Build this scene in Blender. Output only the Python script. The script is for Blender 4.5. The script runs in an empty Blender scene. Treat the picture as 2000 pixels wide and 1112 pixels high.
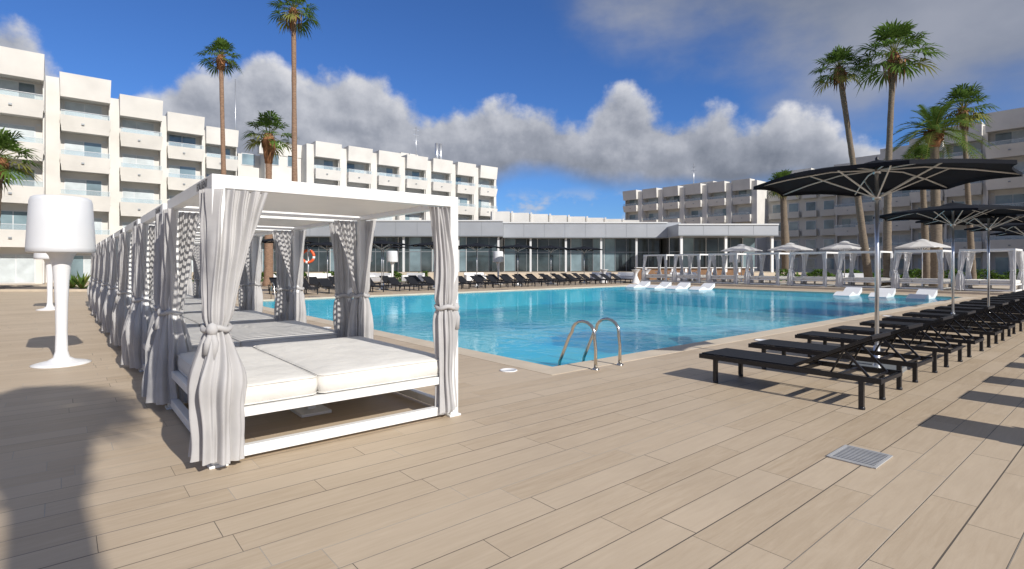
import bpy, math, random
from mathutils import Vector, Matrix
random.seed(7)
D=bpy.data; C=bpy.context; S=C.scene
YAW=math.radians(39.87); CY,SY=math.cos(YAW),math.sin(YAW)
def P(r,f):   # site frame turned 39.87 deg (diagonal of the terrace) -> world
    return (CY*r+SY*f, -SY*r+CY*f)
# ---------------------------------------------------------------- materials
def nn(nt,t,**k):
    n=nt.nodes.new(t)
    for a,b in k.items(): setattr(n,a,b)
    return n
def setin(nt,sock,v):
    if hasattr(v,'is_output') or isinstance(v,bpy.types.NodeSocket): nt.links.new(v,sock)
    else: sock.default_value=v
def M_(nt,op,a,b=None,c=None,clamp=False):
    n=nn(nt,'ShaderNodeMath',operation=op,use_clamp=clamp)
    setin(nt,n.inputs[0],a)
    if b is not None: setin(nt,n.inputs[1],b)
    if c is not None: setin(nt,n.inputs[2],c)
    return n.outputs[0]
def mixc(nt,f,a,b,mode='MIX'):
    n=nn(nt,'ShaderNodeMix',data_type='RGBA',blend_type=mode)
    setin(nt,n.inputs[0],f); setin(nt,n.inputs[6],a); setin(nt,n.inputs[7],b)
    return n.outputs[2]
def rgb(c): return (c[0],c[1],c[2],1)
def mat(name,col,rough=.5,metal=0,var=.12,scale=3,bump=0,bscale=40,spec=.5,trans=0,alpha=1,stretch=None,bdist=.02):
    m=D.materials.new(name); m.use_nodes=True; nt=m.node_tree; b=nt.nodes['Principled BSDF']
    b.inputs['Roughness'].default_value=rough; b.inputs['Metallic'].default_value=metal
    b.inputs['Specular IOR Level'].default_value=spec
    tc=nn(nt,'ShaderNodeTexCoord'); src=tc.outputs['Object']
    if stretch:
        mp=nn(nt,'ShaderNodeMapping'); nt.links.new(src,mp.inputs[0]); mp.inputs['Scale'].default_value=stretch; src=mp.outputs[0]
    if var>0:
        n=nn(nt,'ShaderNodeTexNoise'); n.inputs['Scale'].default_value=scale; n.inputs['Detail'].default_value=5
        nt.links.new(src,n.inputs['Vector'])
        f=M_(nt,'MULTIPLY_ADD',n.outputs[0],2.2,-.6,clamp=True)
        o=mixc(nt,f,rgb([c*(1-var) for c in col]),rgb([min(1,c*(1+var)) for c in col]))
        nt.links.new(o,b.inputs['Base Color'])
    else: b.inputs['Base Color'].default_value=rgb(col)
    if bump>0:
        n2=nn(nt,'ShaderNodeTexNoise'); n2.inputs['Scale'].default_value=bscale; n2.inputs['Detail'].default_value=4
        nt.links.new(src,n2.inputs['Vector'])
        bp=nn(nt,'ShaderNodeBump'); bp.inputs['Strength'].default_value=bump; bp.inputs['Distance'].default_value=bdist
        nt.links.new(n2.outputs[0],bp.inputs['Height']); nt.links.new(bp.outputs[0],b.inputs['Normal'])
    if trans: b.inputs['Transmission Weight'].default_value=trans
    return m
def translucent(name,col,amt=.3,var=.15,scale=4):
    m=mat(name,col,.85,var=var,scale=scale,spec=.1); nt=m.node_tree; b=nt.nodes['Principled BSDF']; out=nt.nodes['Material Output']
    t=nn(nt,'ShaderNodeBsdfTranslucent'); mx=nn(nt,'ShaderNodeMixShader'); mx.inputs[0].default_value=amt
    l=b.inputs['Base Color'].links
    if l: nt.links.new(l[0].from_socket,t.inputs[0])
    else: t.inputs[0].default_value=rgb(col)
    nt.links.new(b.outputs[0],mx.inputs[1]); nt.links.new(t.outputs[0],mx.inputs[2]); nt.links.new(mx.outputs[0],out.inputs[0])
    return m
def glassy(name,col,amt):
    m=D.materials.new(name); m.use_nodes=True; nt=m.node_tree; nt.nodes.remove(nt.nodes['Principled BSDF']); out=nt.nodes['Material Output']
    t=nn(nt,'ShaderNodeBsdfTransparent'); t.inputs[0].default_value=rgb(col)
    g=nn(nt,'ShaderNodeBsdfGlossy'); g.inputs['Roughness'].default_value=.03
    d=nn(nt,'ShaderNodeBsdfDiffuse'); d.inputs[0].default_value=rgb(col)
    fr=nn(nt,'ShaderNodeFresnel'); fr.inputs[0].default_value=1.5
    m1=nn(nt,'ShaderNodeMixShader'); m1.inputs[0].default_value=amt
    nt.links.new(t.outputs[0],m1.inputs[1]); nt.links.new(d.outputs[0],m1.inputs[2])
    m2=nn(nt,'ShaderNodeMixShader'); nt.links.new(fr.outputs[0],m2.inputs[0]); nt.links.new(m1.outputs[0],m2.inputs[1]); nt.links.new(g.outputs[0],m2.inputs[2])
    nt.links.new(m2.outputs[0],out.inputs[0]); return m

m_white=mat('white_paint',(.80,.80,.79),.35,var=.03)
m_wall=mat('white_stucco',(.63,.61,.575),.9,var=.09,scale=.5)
m_wall2=mat('cream_stucco',(.56,.54,.49),.9,var=.06,scale=.6)
m_win=mat('window_glass',(.19,.26,.29),.06,var=.5,scale=.35,spec=.8)
m_blind=mat('window_curtain',(.48,.53,.55),.5,var=.15,scale=1.5)
m_rail=glassy('balcony_glass',(.83,.88,.90),.16)
m_frame=mat('window_frame',(.62,.63,.64),.5,var=.03)
m_fascia=mat('grey_metal_fascia',(.40,.42,.45),.4,metal=.3,var=.08,scale=.4)
m_fascia2=mat('fascia_edge',(.25,.27,.29),.4,metal=.3,var=.05)
m_darkglass=mat('pavilion_glass',(.05,.065,.07),.04,var=.6,scale=.5,spec=.9)
m_black=mat('black_paint',(.010,.010,.014),.35,var=.1)
m_mesh=mat('black_sling_fabric',(.016,.017,.021),.7,var=.2,scale=30,spec=.25)
m_canopy=translucent('black_canopy_fabric',(.016,.018,.024),.12)
m_wcanopy=translucent('white_canopy_fabric',(.82,.82,.82),.45,var=.03)
m_alu=mat('aluminium',(.68,.69,.71),.32,metal=.8,var=.03)
m_steel=mat('stainless_steel',(.62,.59,.54),.2,metal=1,var=.03)
m_curtain=translucent('linen_curtain',(.58,.57,.57),.28,var=.09,scale=5)
m_curtainw=translucent('white_curtain',(.76,.76,.77),.3,var=.06,scale=5)
m_cushion=mat('mattress_fabric',(.70,.68,.64),.85,var=.05,scale=3,bump=.5,bscale=5,spec=.2,bdist=.04)
m_plastic=mat('white_plastic',(.76,.76,.77),.3,var=.02)
m_shade=mat('lamp_shade_plastic',(.66,.67,.69),.45,var=.02)
m_orange=mat('lifebuoy_orange',(.75,.11,.03),.5,var=.05)
m_red=mat('sign_red',(.45,.03,.06),.5,var=.05)
m_text=mat('grey_lettering',(.16,.16,.17),.6,var=0)
m_cope=mat('coping_stone',(.56,.475,.37),.75,var=.10,scale=2,bump=.1)
m_ground=mat('earth_ground',(.22,.20,.15),.95,var=.25,scale=.2)
m_grass=mat('grass',(.05,.10,.025),.95,var=.35,scale=1.5,bump=.5)
m_leaf=translucent('palm_leaf',(.10,.17,.035),.35,var=.35,scale=1.2)
m_leaf2=translucent('palm_leaf_yellow',(.22,.23,.06),.3,var=.3,scale=1.2)
m_dry=mat('dry_palm_boots',(.26,.12,.055),.95,var=.4,scale=5)
m_dead=mat('dead_fronds',(.20,.13,.07),.95,var=.3,scale=4)
m_bark=mat('palm_bark_red',(.24,.15,.10),.95,var=.35,scale=6,bump=.8,bscale=6,stretch=(1,1,5))
m_bark2=mat('palm_bark_grey',(.17,.135,.10),.95,var=.35,scale=6,bump=.8,bscale=6,stretch=(1,1,5))
m_wood=mat('bar_wood',(.22,.12,.06),.6,var=.2,scale=4)
m_dark=mat('dark_interior',(.05,.05,.05),.8,var=.2)
m_grate=mat('grate_metal',(.50,.50,.50),.45,metal=.2,var=.1)
m_hole=mat('drain_dark',(.03,.03,.03),.9,var=0)
m_pebble=mat('dark_gravel',(.12,.10,.085),.95,var=.5,scale=14,bump=.6,bscale=30)

def deck_material():
    m=D.materials.new('deck_tiles'); m.use_nodes=True; nt=m.node_tree; b=nt.nodes['Principled BSDF']
    tc=nn(nt,'ShaderNodeTexCoord'); sp=nn(nt,'ShaderNodeSeparateXYZ'); nt.links.new(tc.outputs['Object'],sp.inputs[0])
    W,L=.235,1.2
    yr=M_(nt,'DIVIDE',sp.outputs[1],W); row=M_(nt,'FLOOR',yr); fy=M_(nt,'FRACT',yr)
    wn=nn(nt,'ShaderNodeTexWhiteNoise',noise_dimensions='1D'); nt.links.new(row,wn.inputs['W'])
    xr=M_(nt,'ADD',M_(nt,'DIVIDE',sp.outputs[0],L),M_(nt,'MULTIPLY',wn.outputs[0],3.0)); col=M_(nt,'FLOOR',xr); fx=M_(nt,'FRACT',xr)
    cb=nn(nt,'ShaderNodeCombineXYZ'); nt.links.new(row,cb.inputs[0]); nt.links.new(col,cb.inputs[1])
    wn2=nn(nt,'ShaderNodeTexWhiteNoise',noise_dimensions='3D'); nt.links.new(cb.outputs[0],wn2.inputs['Vector'])
    dy=M_(nt,'MULTIPLY',M_(nt,'MINIMUM',fy,M_(nt,'SUBTRACT',1,fy)),W)
    dx=M_(nt,'MULTIPLY',M_(nt,'MINIMUM',fx,M_(nt,'SUBTRACT',1,fx)),L)
    gap=M_(nt,'ADD',.0018,M_(nt,'MULTIPLY',M_(nt,'POWER',wn.outputs[0],4.),.0036))
    gapx=M_(nt,'MULTIPLY',wn2.outputs[0],.0026)
    d=M_(nt,'MINIMUM',M_(nt,'SUBTRACT',dy,gap),M_(nt,'SUBTRACT',dx,gapx))
    g=M_(nt,'SUBTRACT',1,M_(nt,'DIVIDE',d,.0012,clamp=True),clamp=True)
    cb2=nn(nt,'ShaderNodeCombineXYZ')
    nt.links.new(M_(nt,'MULTIPLY_ADD',sp.outputs[0],2.4,M_(nt,'MULTIPLY',wn2.outputs[0],40)),cb2.inputs[0]); nt.links.new(M_(nt,'MULTIPLY',sp.outputs[1],28),cb2.inputs[1])
    nt.links.new(M_(nt,'MULTIPLY',wn2.outputs[0],17),cb2.inputs[2])
    gr=nn(nt,'ShaderNodeTexNoise'); gr.inputs['Scale'].default_value=1.; gr.inputs['Detail'].default_value=7; gr.inputs['Roughness'].default_value=.7; gr.inputs['Distortion'].default_value=.8
    nt.links.new(cb2.outputs[0],gr.inputs['Vector'])
    big=nn(nt,'ShaderNodeTexNoise'); big.inputs['Scale'].default_value=.8; big.inputs['Detail'].default_value=8; big.inputs['Roughness'].default_value=.6; nt.links.new(tc.outputs['Object'],big.inputs['Vector'])
    c1=mixc(nt,M_(nt,'MULTIPLY_ADD',gr.outputs[0],2.8,-.9,clamp=True),(.425,.325,.22,1),(.54,.435,.315,1))
    c2=mixc(nt,M_(nt,'MULTIPLY',wn2.outputs[0],.6),c1,(.585,.48,.36,1))
    c3=mixc(nt,M_(nt,'MULTIPLY_ADD',big.outputs[0],3.0,-1.1,clamp=True),mixc(nt,.2,c2,(.30,.235,.165,1)),c2)
    gc=mixc(nt,M_(nt,'GREATER_THAN',wn.outputs[0],.45),(.37,.34,.30,1),(.07,.06,.05,1))
    c4=mixc(nt,M_(nt,'MULTIPLY',g,.9),c3,gc)
    nt.links.new(c4,b.inputs['Base Color'])
    rr=M_(nt,'MULTIPLY_ADD',gr.outputs[0],.25,.42); nt.links.new(rr,b.inputs['Roughness']); b.inputs['Specular IOR Level'].default_value=.35
    h=M_(nt,'SUBTRACT',M_(nt,'MULTIPLY',gr.outputs[0],.16),g)
    h=M_(nt,'ADD',h,M_(nt,'MULTIPLY',wn2.outputs[0],.15))
    bp=nn(nt,'ShaderNodeBump'); bp.inputs['Strength'].default_value=.5; bp.inputs['Distance'].default_value=.004
    nt.links.new(h,bp.inputs['Height']); nt.links.new(bp.outputs[0],b.inputs['Normal'])
    return m
m_deck=deck_material()
def pool_mat():
    m=D.materials.new('pool_tiles'); m.use_nodes=True; nt=m.node_tree; b=nt.nodes['Principled BSDF']; b.inputs['Roughness'].default_value=.6
    tc=nn(nt,'ShaderNodeTexCoord')
    n=nn(nt,'ShaderNodeTexNoise'); n.inputs['Scale'].default_value=.25; n.inputs['Detail'].default_value=4; nt.links.new(tc.outputs['Object'],n.inputs['Vector'])
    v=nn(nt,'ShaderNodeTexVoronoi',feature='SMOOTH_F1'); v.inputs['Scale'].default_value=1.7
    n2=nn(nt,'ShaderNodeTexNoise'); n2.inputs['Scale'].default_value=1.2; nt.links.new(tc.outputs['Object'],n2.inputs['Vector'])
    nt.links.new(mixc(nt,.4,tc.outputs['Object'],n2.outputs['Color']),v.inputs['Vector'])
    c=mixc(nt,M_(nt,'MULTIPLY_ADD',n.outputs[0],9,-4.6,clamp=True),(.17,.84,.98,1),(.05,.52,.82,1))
    c=mixc(nt,M_(nt,'MULTIPLY',M_(nt,'POWER',v.outputs['Distance'],2.,clamp=True),.8),c,(.55,.96,.99,1))  # pale web: caustic light painted into the floor colour
    nt.links.new(c,b.inputs['Base Color']); return m
m_pool=pool_mat()
def water_mat():
    m=D.materials.new('pool_water'); m.use_nodes=True; nt=m.node_tree; nt.nodes.remove(nt.nodes['Principled BSDF']); out=nt.nodes['Material Output']
    tc=nn(nt,'ShaderNodeTexCoord')
    n=nn(nt,'ShaderNodeTexNoise'); n.inputs['Scale'].default_value=2.0; n.inputs['Detail'].default_value=4; n.inputs['Distortion'].default_value=.8; nt.links.new(tc.outputs['Object'],n.inputs['Vector'])
    bp=nn(nt,'ShaderNodeBump'); bp.inputs['Strength'].default_value=.13; bp.inputs['Distance'].default_value=.07; nt.links.new(n.outputs[0],bp.inputs['Height'])
    t=nn(nt,'ShaderNodeBsdfTransparent'); t.inputs[0].default_value=(.86,.985,1,1)
    df=nn(nt,'ShaderNodeBsdfDiffuse'); df.inputs[0].default_value=(.05,.56,.75,1)
    m0=nn(nt,'ShaderNodeMixShader'); m0.inputs[0].default_value=.30; nt.links.new(t.outputs[0],m0.inputs[1]); nt.links.new(df.outputs[0],m0.inputs[2])
    g=nn(nt,'ShaderNodeBsdfGlossy'); g.inputs['Roughness'].default_value=.015; nt.links.new(bp.outputs[0],g.inputs['Normal'])
    fr=nn(nt,'ShaderNodeFresnel'); fr.inputs[0].default_value=1.33; nt.links.new(bp.outputs[0],fr.inputs['Normal'])
    f=M_(nt,'MINIMUM',M_(nt,'MULTIPLY',fr.outputs[0],.80),.46)
    mx=nn(nt,'ShaderNodeMixShader'); nt.links.new(f,mx.inputs[0]); nt.links.new(m0.outputs[0],mx.inputs[1]); nt.links.new(g.outputs[0],mx.inputs[2])
    nt.links.new(mx.outputs[0],out.inputs[0]); return m
m_water=water_mat()
# ---------------------------------------------------------------- mesh builder
class MB:
    def __init__(s): s.v=[];s.f=[];s.m=[];s.mats=[];s.sm=[];s.T=None
    def mi(s,m):
        if m not in s.mats: s.mats.append(m)
        return s.mats.index(m)
    def add(s,vs,fs,m,smooth=False):
        o=len(s.v); T=s.T
        s.v+= [T(*p) for p in vs] if T else [tuple(p) for p in vs]
        k=s.mi(m)
        for f in fs: s.f.append([o+i for i in f]); s.m.append(k); s.sm.append(smooth)
    def box(s,x0,x1,y0,y1,z0,z1,m):
        s.hexa([(x0,y0,z0),(x1,y0,z0),(x1,y1,z0),(x0,y1,z0),(x0,y0,z1),(x1,y0,z1),(x1,y1,z1),(x0,y1,z1)],m)
    def hexa(s,p,m):
        s.add(p,[(3,2,1,0),(4,5,6,7),(0,1,5,4),(1,2,6,5),(2,3,7,6),(3,0,4,7)],m)
    def obox(s,a,b,w,h,m):   # beam from a to b
        a=Vector(a);b=Vector(b);d=(b-a).normalized(); up=Vector((0,0,1)) if abs(d.z)<.95 else Vector((1,0,0))
        sd=d.cross(up).normalized(); u=sd.cross(d).normalized(); sd*=w/2;u*=h/2
        s.hexa([a-sd-u,a+sd-u,b+sd-u,b-sd-u,a-sd+u,a+sd+u,b+sd+u,b-sd+u],m)
    def tube(s,pts,rs,m,n=10,cap=True,closed=False):
        pts=[Vector(p) for p in pts]
        if not hasattr(rs,'__len__'): rs=[rs]*len(pts)
        vs=[];N=len(pts); prev=None
        for i,p in enumerate(pts):
            if closed: d=(pts[(i+1)%N]-pts[i-1]).normalized()
            else: d=(pts[min(i+1,N-1)]-pts[max(i-1,0)]).normalized()
            if prev is None:
                ref=Vector((1,0,0)) if abs(d.x)<.9 else Vector((0,1,0))
            else: ref=prev
            a=(ref-d*ref.dot(d)).normalized(); b=d.cross(a); prev=a
            for k in range(n):
                t=2*math.pi*k/n; vs.append(p+(a*math.cos(t)+b*math.sin(t))*rs[i])
        fs=[]
        for i in range(N if closed else N-1):
            j=(i+1)%N
            for k in range(n): fs.append((i*n+k,i*n+(k+1)%n,j*n+(k+1)%n,j*n+k))
        if cap and not closed: fs.append(tuple(range(n))[::-1]); fs.append(tuple(range((N-1)*n,N*n)))
        s.add(vs,fs,m,True)
    def lathe(s,c,prof,m,n=32,capb=True):
        vs=[];fs=[]
        for r,z in prof:
            for k in range(n):
                t=2*math.pi*k/n; vs.append((c[0]+r*math.cos(t),c[1]+r*math.sin(t),c[2]+z))
        for i in range(len(prof)-1):
            for k in range(n): fs.append((i*n+k,i*n+(k+1)%n,(i+1)*n+(k+1)%n,(i+1)*n+k))
        s.add(vs,fs,m,True)
        if capb:
            s.add([(c[0]+prof[-1][0]*math.cos(2*math.pi*k/n),c[1]+prof[-1][0]*math.sin(2*math.pi*k/n),c[2]+prof[-1][1]) for k in range(n)],[tuple(range(n))],m)
    def mesh(s,name):
        me=D.meshes.new(name); me.from_pydata([tuple(v) for v in s.v],[],s.f); 
        for m in s.mats: me.materials.append(m)
        me.polygons.foreach_set('material_index',s.m); me.polygons.foreach_set('use_smooth',s.sm); me.update(); return me
def obj(name,me,loc=(0,0,0),rot=0,parent=None,bevel=0,scale=1):
    if isinstance(me,MB): me=me.mesh(name)
    o=D.objects.new(name,me); S.collection.objects.link(o); o.location=loc; o.rotation_euler=(0,0,rot)
    if scale!=1: o.scale=(scale,)*3
    if parent: o.parent=parent
    if bevel:
        b=o.modifiers.new('bev','BEVEL'); b.width=bevel; b.segments=2; b.limit_method='ANGLE'
    return o
def empty(name,loc=(0,0,0),rot=0):
    e=D.objects.new(name,None); S.collection.objects.link(e); e.location=loc; e.rotation_euler=(0,0,rot); e.empty_display_size=.2; return e
def text(name,body,size,m,loc,rot,parent=None):
    c=D.curves.new(name,'FONT'); c.body=body; c.size=size; c.extrude=.001; c.align_x='CENTER'; c.align_y='CENTER'; c.materials.append(m)
    o=D.objects.new(name,c); S.collection.objects.link(o); o.location=loc; o.rotation_euler=rot
    if parent: o.parent=parent
    return o
# ---------------------------------------------------------------- ground, pool
PX0,PX1,PY0,PY1=5.50,31.8,5.66,24.3
def ring(name,ox0,ox1,oy0,oy1,ix0,ix1,iy0,iy1,z,m,thick=0):
    b=MB()
    for (a,c,d,e) in [(ox0,ox1,oy0,iy0),(ox0,ox1,iy1,oy1),(ox0,ix0,iy0,iy1),(ix1,ox1,iy0,iy1)]:
        if thick: b.box(a,c,d,e,z-thick,z,m)
        else: b.add([(a,d,z),(c,d,z),(c,e,z),(a,e,z)],[(0,1,2,3)],m)
    return obj(name,b)
cw=.42
ring('deck_paving',-90,140,-60,110,PX0-cw,PX1+cw,PY0-cw,PY1+cw,0,m_deck)
ring('ground',-900,900,-900,900,-90,140,-60,110,-.004,m_ground)
cop=ring('pool_coping',PX0-cw,PX1+cw,PY0-cw,PY1+cw,PX0,PX1,PY0,PY1,.004,m_cope,.10)
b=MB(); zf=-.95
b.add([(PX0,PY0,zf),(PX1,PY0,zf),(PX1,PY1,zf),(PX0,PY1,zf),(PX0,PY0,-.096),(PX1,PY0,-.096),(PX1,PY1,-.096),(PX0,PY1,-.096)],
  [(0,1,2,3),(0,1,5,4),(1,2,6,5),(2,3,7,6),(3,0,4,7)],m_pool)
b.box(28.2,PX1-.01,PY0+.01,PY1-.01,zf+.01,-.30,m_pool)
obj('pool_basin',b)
b=MB(); b.add([(PX0,PY0,-.045),(PX1,PY0,-.045),(PX1,PY1,-.045),(PX0,PY1,-.045)],[(0,1,2,3)],m_water); obj('pool_water',b)
# drain grate
b=MB(); gx,gy=4.77,1.48
b.box(gx-.19,gx+.19,gy-.15,gy+.15,.001,.004,m_hole)
for a in (-1,1):
    b.box(gx-.20,gx+.20,gy+a*.155-.012,gy+a*.155+.012,.002,.010,m_grate); b.box(gx+a*.195-.012,gx+a*.195+.012,gy-.143,gy+.143,.002,.010,m_grate)
for i in range(10):
    x=gx-.165+i*.0367; b.box(x-.010,x+.010,gy-.143,gy+.143,.004,.009,m_grate)
obj('drain_grate',b)
for (x,y) in [(4.84,5.87),(4.78,12.6),(4.8,19.5),(10.6,5.0),(18.4,5.0)]:
    b=MB(); b.lathe((0,0,.001),[(.125,0),(.125,.008),(.115,.012),(.10,.010),(.098,.006),(.0,.006)],m_plastic,28,False); obj('skimmer_lid',b,(x,y,0))
# ladder
e=empty('pool_ladder',(0,0,0))
for x in (5.83,6.37):
    b=MB(); pts=[(x,5.12,0),(x,5.12,.30),(x,5.14,.44)]
    for i in range(9):
        t=math.pi*(1-i/8); pts.append((x,5.36+.22*math.cos(t),.50+.17*math.sin(t)))
    pts+= [(x,5.64,.42),(x,5.74,.22),(x,5.84,.02),(x,5.88,-.2),(x,5.88,-.9)]
    b.tube(pts,.024,m_steel,12); b.lathe((x,5.12,0),[(.055,.001),(.055,.012),(.03,.03),(.022,.03)],m_steel,20,False)
    obj('handrail',b,parent=e)
b=MB()
for z in (-.35,-.65): b.box(5.84,6.36,5.84,5.92,z,z+.03,m_steel)
obj('steps',b,parent=e)
e=empty('pool_ladder',(0,0,0))
for x in (7.0,7.55):
    b=MB(); pts=[(x,24.85,0),(x,24.85,.45)]+[(x,24.62+.22*math.cos(math.pi*i/8),.5+.2*math.sin(math.pi*i/8)) for i in range(9)]+[(x,24.25,.1),(x,24.2,-.6)]
    b.tube(pts,.022,m_steel,10); obj('handrail',b,parent=e)
for (x,l) in ((8.8,'1.90'),(20.2,'1.90')):
    e=text('depth_marking',l+'\n'+l,.5,m_text,(x,25.3,.0045),(0,0,0))
# ---------------------------------------------------------------- daybed
BW,BD,BH=2.18,2.2,2.17
def bed_frame():
    b=MB(); p=.09
    for x in (0,BW-p):
        for y in (0,BD-p):
            b.box(x,x+p,y,y+p,.02,BH-.10,m_white); b.box(x-.02,x+p+.02,y-.02,y+p+.02,0,.02,m_white)
    for y in (0,BD-p): b.box(0,BW,y,y+p,BH-.10,BH,m_white)
    for x in (0,BW-p): b.box(x,x+p,p,BD-p,BH-.10,BH,m_white)
    for y in (.01,BD-p+.01): b.box(p,BW-p,y,y+.07,.035,.115,m_white)
    for x in (.01,BW-p+.01): b.box(x,x+.07,p,BD-p,.035,.115,m_white)
    for y in (.015,BD-.075): b.box(p,BW-p,y,y+.06,.335,.405,m_white)
    for x in (.015,BW-.075): b.box(x,x+.06,p,BD-p,.335,.405,m_white)
    b.box(.075,BW-.075,.075,BD-.075,.375,.40,m_white)
    for x in (.75,1.45): b.box(x-.03,x+.03,.08,BD-.08,.32,.374,m_white)
    b.box(.95,1.25,.9,1.3,0,.03,m_white); b.box(1.06,1.14,1.05,1.15,.03,.32,m_white)
    n=16
    for i in range(n):
        y=.16+i*(BD-.32)/(n-1); w=.037; t=-math.radians(12); dy=w*math.cos(t); dz=w*math.sin(t); zc=BH-.045
        b.hexa([(.09,y-dy,zc-dz-.004),(BW-.09,y-dy,zc-dz-.004),(BW-.09,y+dy,zc+dz-.004),(.09,y+dy,zc+dz-.004),
                (.09,y-dy,zc-dz+.004),(BW-.09,y-dy,zc-dz+.004),(BW-.09,y+dy,zc+dz+.004),(.09,y+dy,zc+dz+.004)],m_white)
    return b
def cushion(b,x0,x1,y0,y1,z0,z1,seed=0):
    R=random.Random(seed); vs=[];fs=[]
    loops=[]
    def loop(ins,z):
        pts=[]
        X0,X1,Y0,Y1=x0+ins,x1-ins,y0+ins,y1-ins; c=.035
        segs=[((X0+c,Y0),(X1-c,Y0)),((X1,Y0+c),(X1,Y1-c)),((X1-c,Y1),(X0+c,Y1)),((X0,Y1-c),(X0,Y0+c))]
        for (a,d) in segs:
            for k in range(9): t=k/8; pts.append((a[0]+(d[0]-a[0])*t,a[1]+(d[1]-a[1])*t,z))
        return pts
    rows=[(.03,z0),(.006,z0+.012),(-.004,z0+(z1-z0)*.5),(.004,z1-.02),(.016,z1-.006),(.035,z1)]
    for ins,z in rows: loops.append(loop(ins,z))
    n=len(loops[0])
    for i,l in enumerate(loops):
        q=R.uniform(0,6)
        for k,p in enumerate(l): vs.append((p[0]+.003*math.sin(k*1.3+i),p[1]+.003*math.sin(k*1.7+i*2),p[2]+.003*math.sin(k*.9+q)*(i>0)))
    for i in range(len(loops)-1):
        for k in range(n): fs.append((i*n+k,i*n+(k+1)%n,(i+1)*n+(k+1)%n,(i+1)*n+k))
    base=(len(loops)-1)*n; cx,cy=(x0+x1)/2,(y0+y1)/2
    prev=base
    for t,dz in ((.85,.012),(.6,.018),(.3,.02)):
        st=len(vs)
        for k in range(n):
            px,py,pz=loops[-1][k]; vs.append((cx+(px-cx)*t,cy+(py-cy)*t,z1+dz+R.uniform(-.003,.003)))
        for k in range(n): fs.append((prev+k,prev+(k+1)%n,st+(k+1)%n,st+k))
        prev=st
    vs.append((cx,cy,z1+.02)); c=len(vs)-1
    for k in range(n): fs.append((prev+k,prev+(k+1)%n,c))
    b.add(vs,fs,m_cushion,True)
    for ins,z in ((.002,z1-.014),(.004,z0+.016)):
        b.tube([(p[0],p[1],z) for p in loop(ins,z)],.006,m_cushion,6,closed=True)
def bed_matt():
    b=MB()
    cushion(b,.07,.80,.04,BD-.04,.405,.575,1); cushion(b,.815,BW-.06,.04,BD-.04,.405,.58,2)
    return b
def curtain(seed,cx,cy,sx,sy,L1,L2,tie=1.05,bot=.07,ns=110,nz=46,m=m_curtain,flare=.155,shx=0,shy=0):
    """sx,sy: inward directions; gathered near post (cx,cy), bunch shifted by shx,shy"""
    R=random.Random(seed); b=MB(); top=BH-.11; vs=[]; fs=[]
    thc=math.atan2(-sy,-sx); al=math.atan2(0,sx)
    sg=1
    if math.cos(thc-math.pi/2-al)<0: sg=-1
    ph=[R.uniform(0,6.28) for _ in range(6)]; nf=R.choice([8,9,10])
    offx,offy=R.uniform(-.02,.02)+shx,R.uniform(-.02,.02)+shy
    zs=[]
    for i in range(nz+1):
        zs.append(top+(bot-top)*i/nz)
    for z in zs:
        if z>=tie: w=((z-tie)/(top-tie))**1.15; Rr=.085+.02*(z-tie)
        else:
            q=min(1,(tie-z)/.45); q=q*q*(3-2*q); w=0; Rr=.085+(flare-.085)*q
        near=math.exp(-((z-tie)/.05)**2); Rr-= .02*near
        for k in range(ns+1):
            s=k/ns
            if s<.5: t=1-2*s; px=cx+sx*L1*t; py=cy-sy*.055; nx_,ny_=0,-sy
            else: t=2*s-1; px=cx-sx*.055; py=cy+sy*L2*t; nx_,ny_=-sx,0
            if shx: px+=shx*.6; py-= -sy*.055 if s<.5 else 0
            s2=s+.012*math.sin(z*4+ph[1])+.008*math.sin(9*z+ph[2])
            fold=math.sin(2*math.pi*nf*s2+ph[0])+.45*math.sin(2*math.pi*nf*2.3*s2+ph[3]+z*1.5)+.18*math.sin(31*s+13*z+ph[4])
            px+=nx_*.032*fold; py+=ny_*.032*fold
            th=thc+sg*(s-.5)*2*math.pi*.97
            rr=Rr*(1+.20*fold+.10*math.sin(2*th+ph[4]+z*2))
            if z<tie: rr+= .02*math.sin(5*z+ph[5])*min(1,(tie-z)*3)
            dx_=offx*(1-w); dy_=offy*(1-w)
            qx=cx+rr*math.cos(th)+dx_-sx*.02*(1-w); qy=cy+rr*math.sin(th)+dy_-sy*.02*(1-w)
            vs.append((qx+(px-qx)*w,qy+(py-qy)*w,z+(.015*math.sin(ph[1]+6*s) if z<=bot+.02 else 0)))
    for i in range(nz):
        for k in range(ns): o=i*(ns+1)+k; fs.append((o,o+1,o+ns+2,o+ns+1))
    b.add(vs,fs,m,True)
    ox,oy=cx-sx*.02+offx,cy-sy*.02+offy
    b.tube([(ox+.088*math.cos(t*math.pi/10),oy+.088*math.sin(t*math.pi/10),tie+.012*math.sin(t)) for t in range(20)],.022,m,8,closed=True)
    kx,ky=ox+.10*math.cos(thc+.3),oy+.10*math.sin(thc+.3)
    b.lathe((kx,ky,tie),[(.0,-.05),(.03,-.035),(.042,0),(.03,.035),(0,.05)],m,12,False)
    b.tube([(kx,ky,tie-.02),(kx+.015,ky-.015,tie-.10),(kx+.005,ky-.01,tie-.22)],[.02,.026,.03],m,8)
    b.tube([(kx,ky,tie-.02),(kx-.03,ky,tie-.09),(kx-.035,ky+.01,tie-.18)],[.02,.024,.028],m,8)
    return b.mesh('curtain')
frame_me=bed_frame().mesh('frame'); matt_me=bed_matt().mesh('mattress')
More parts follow.
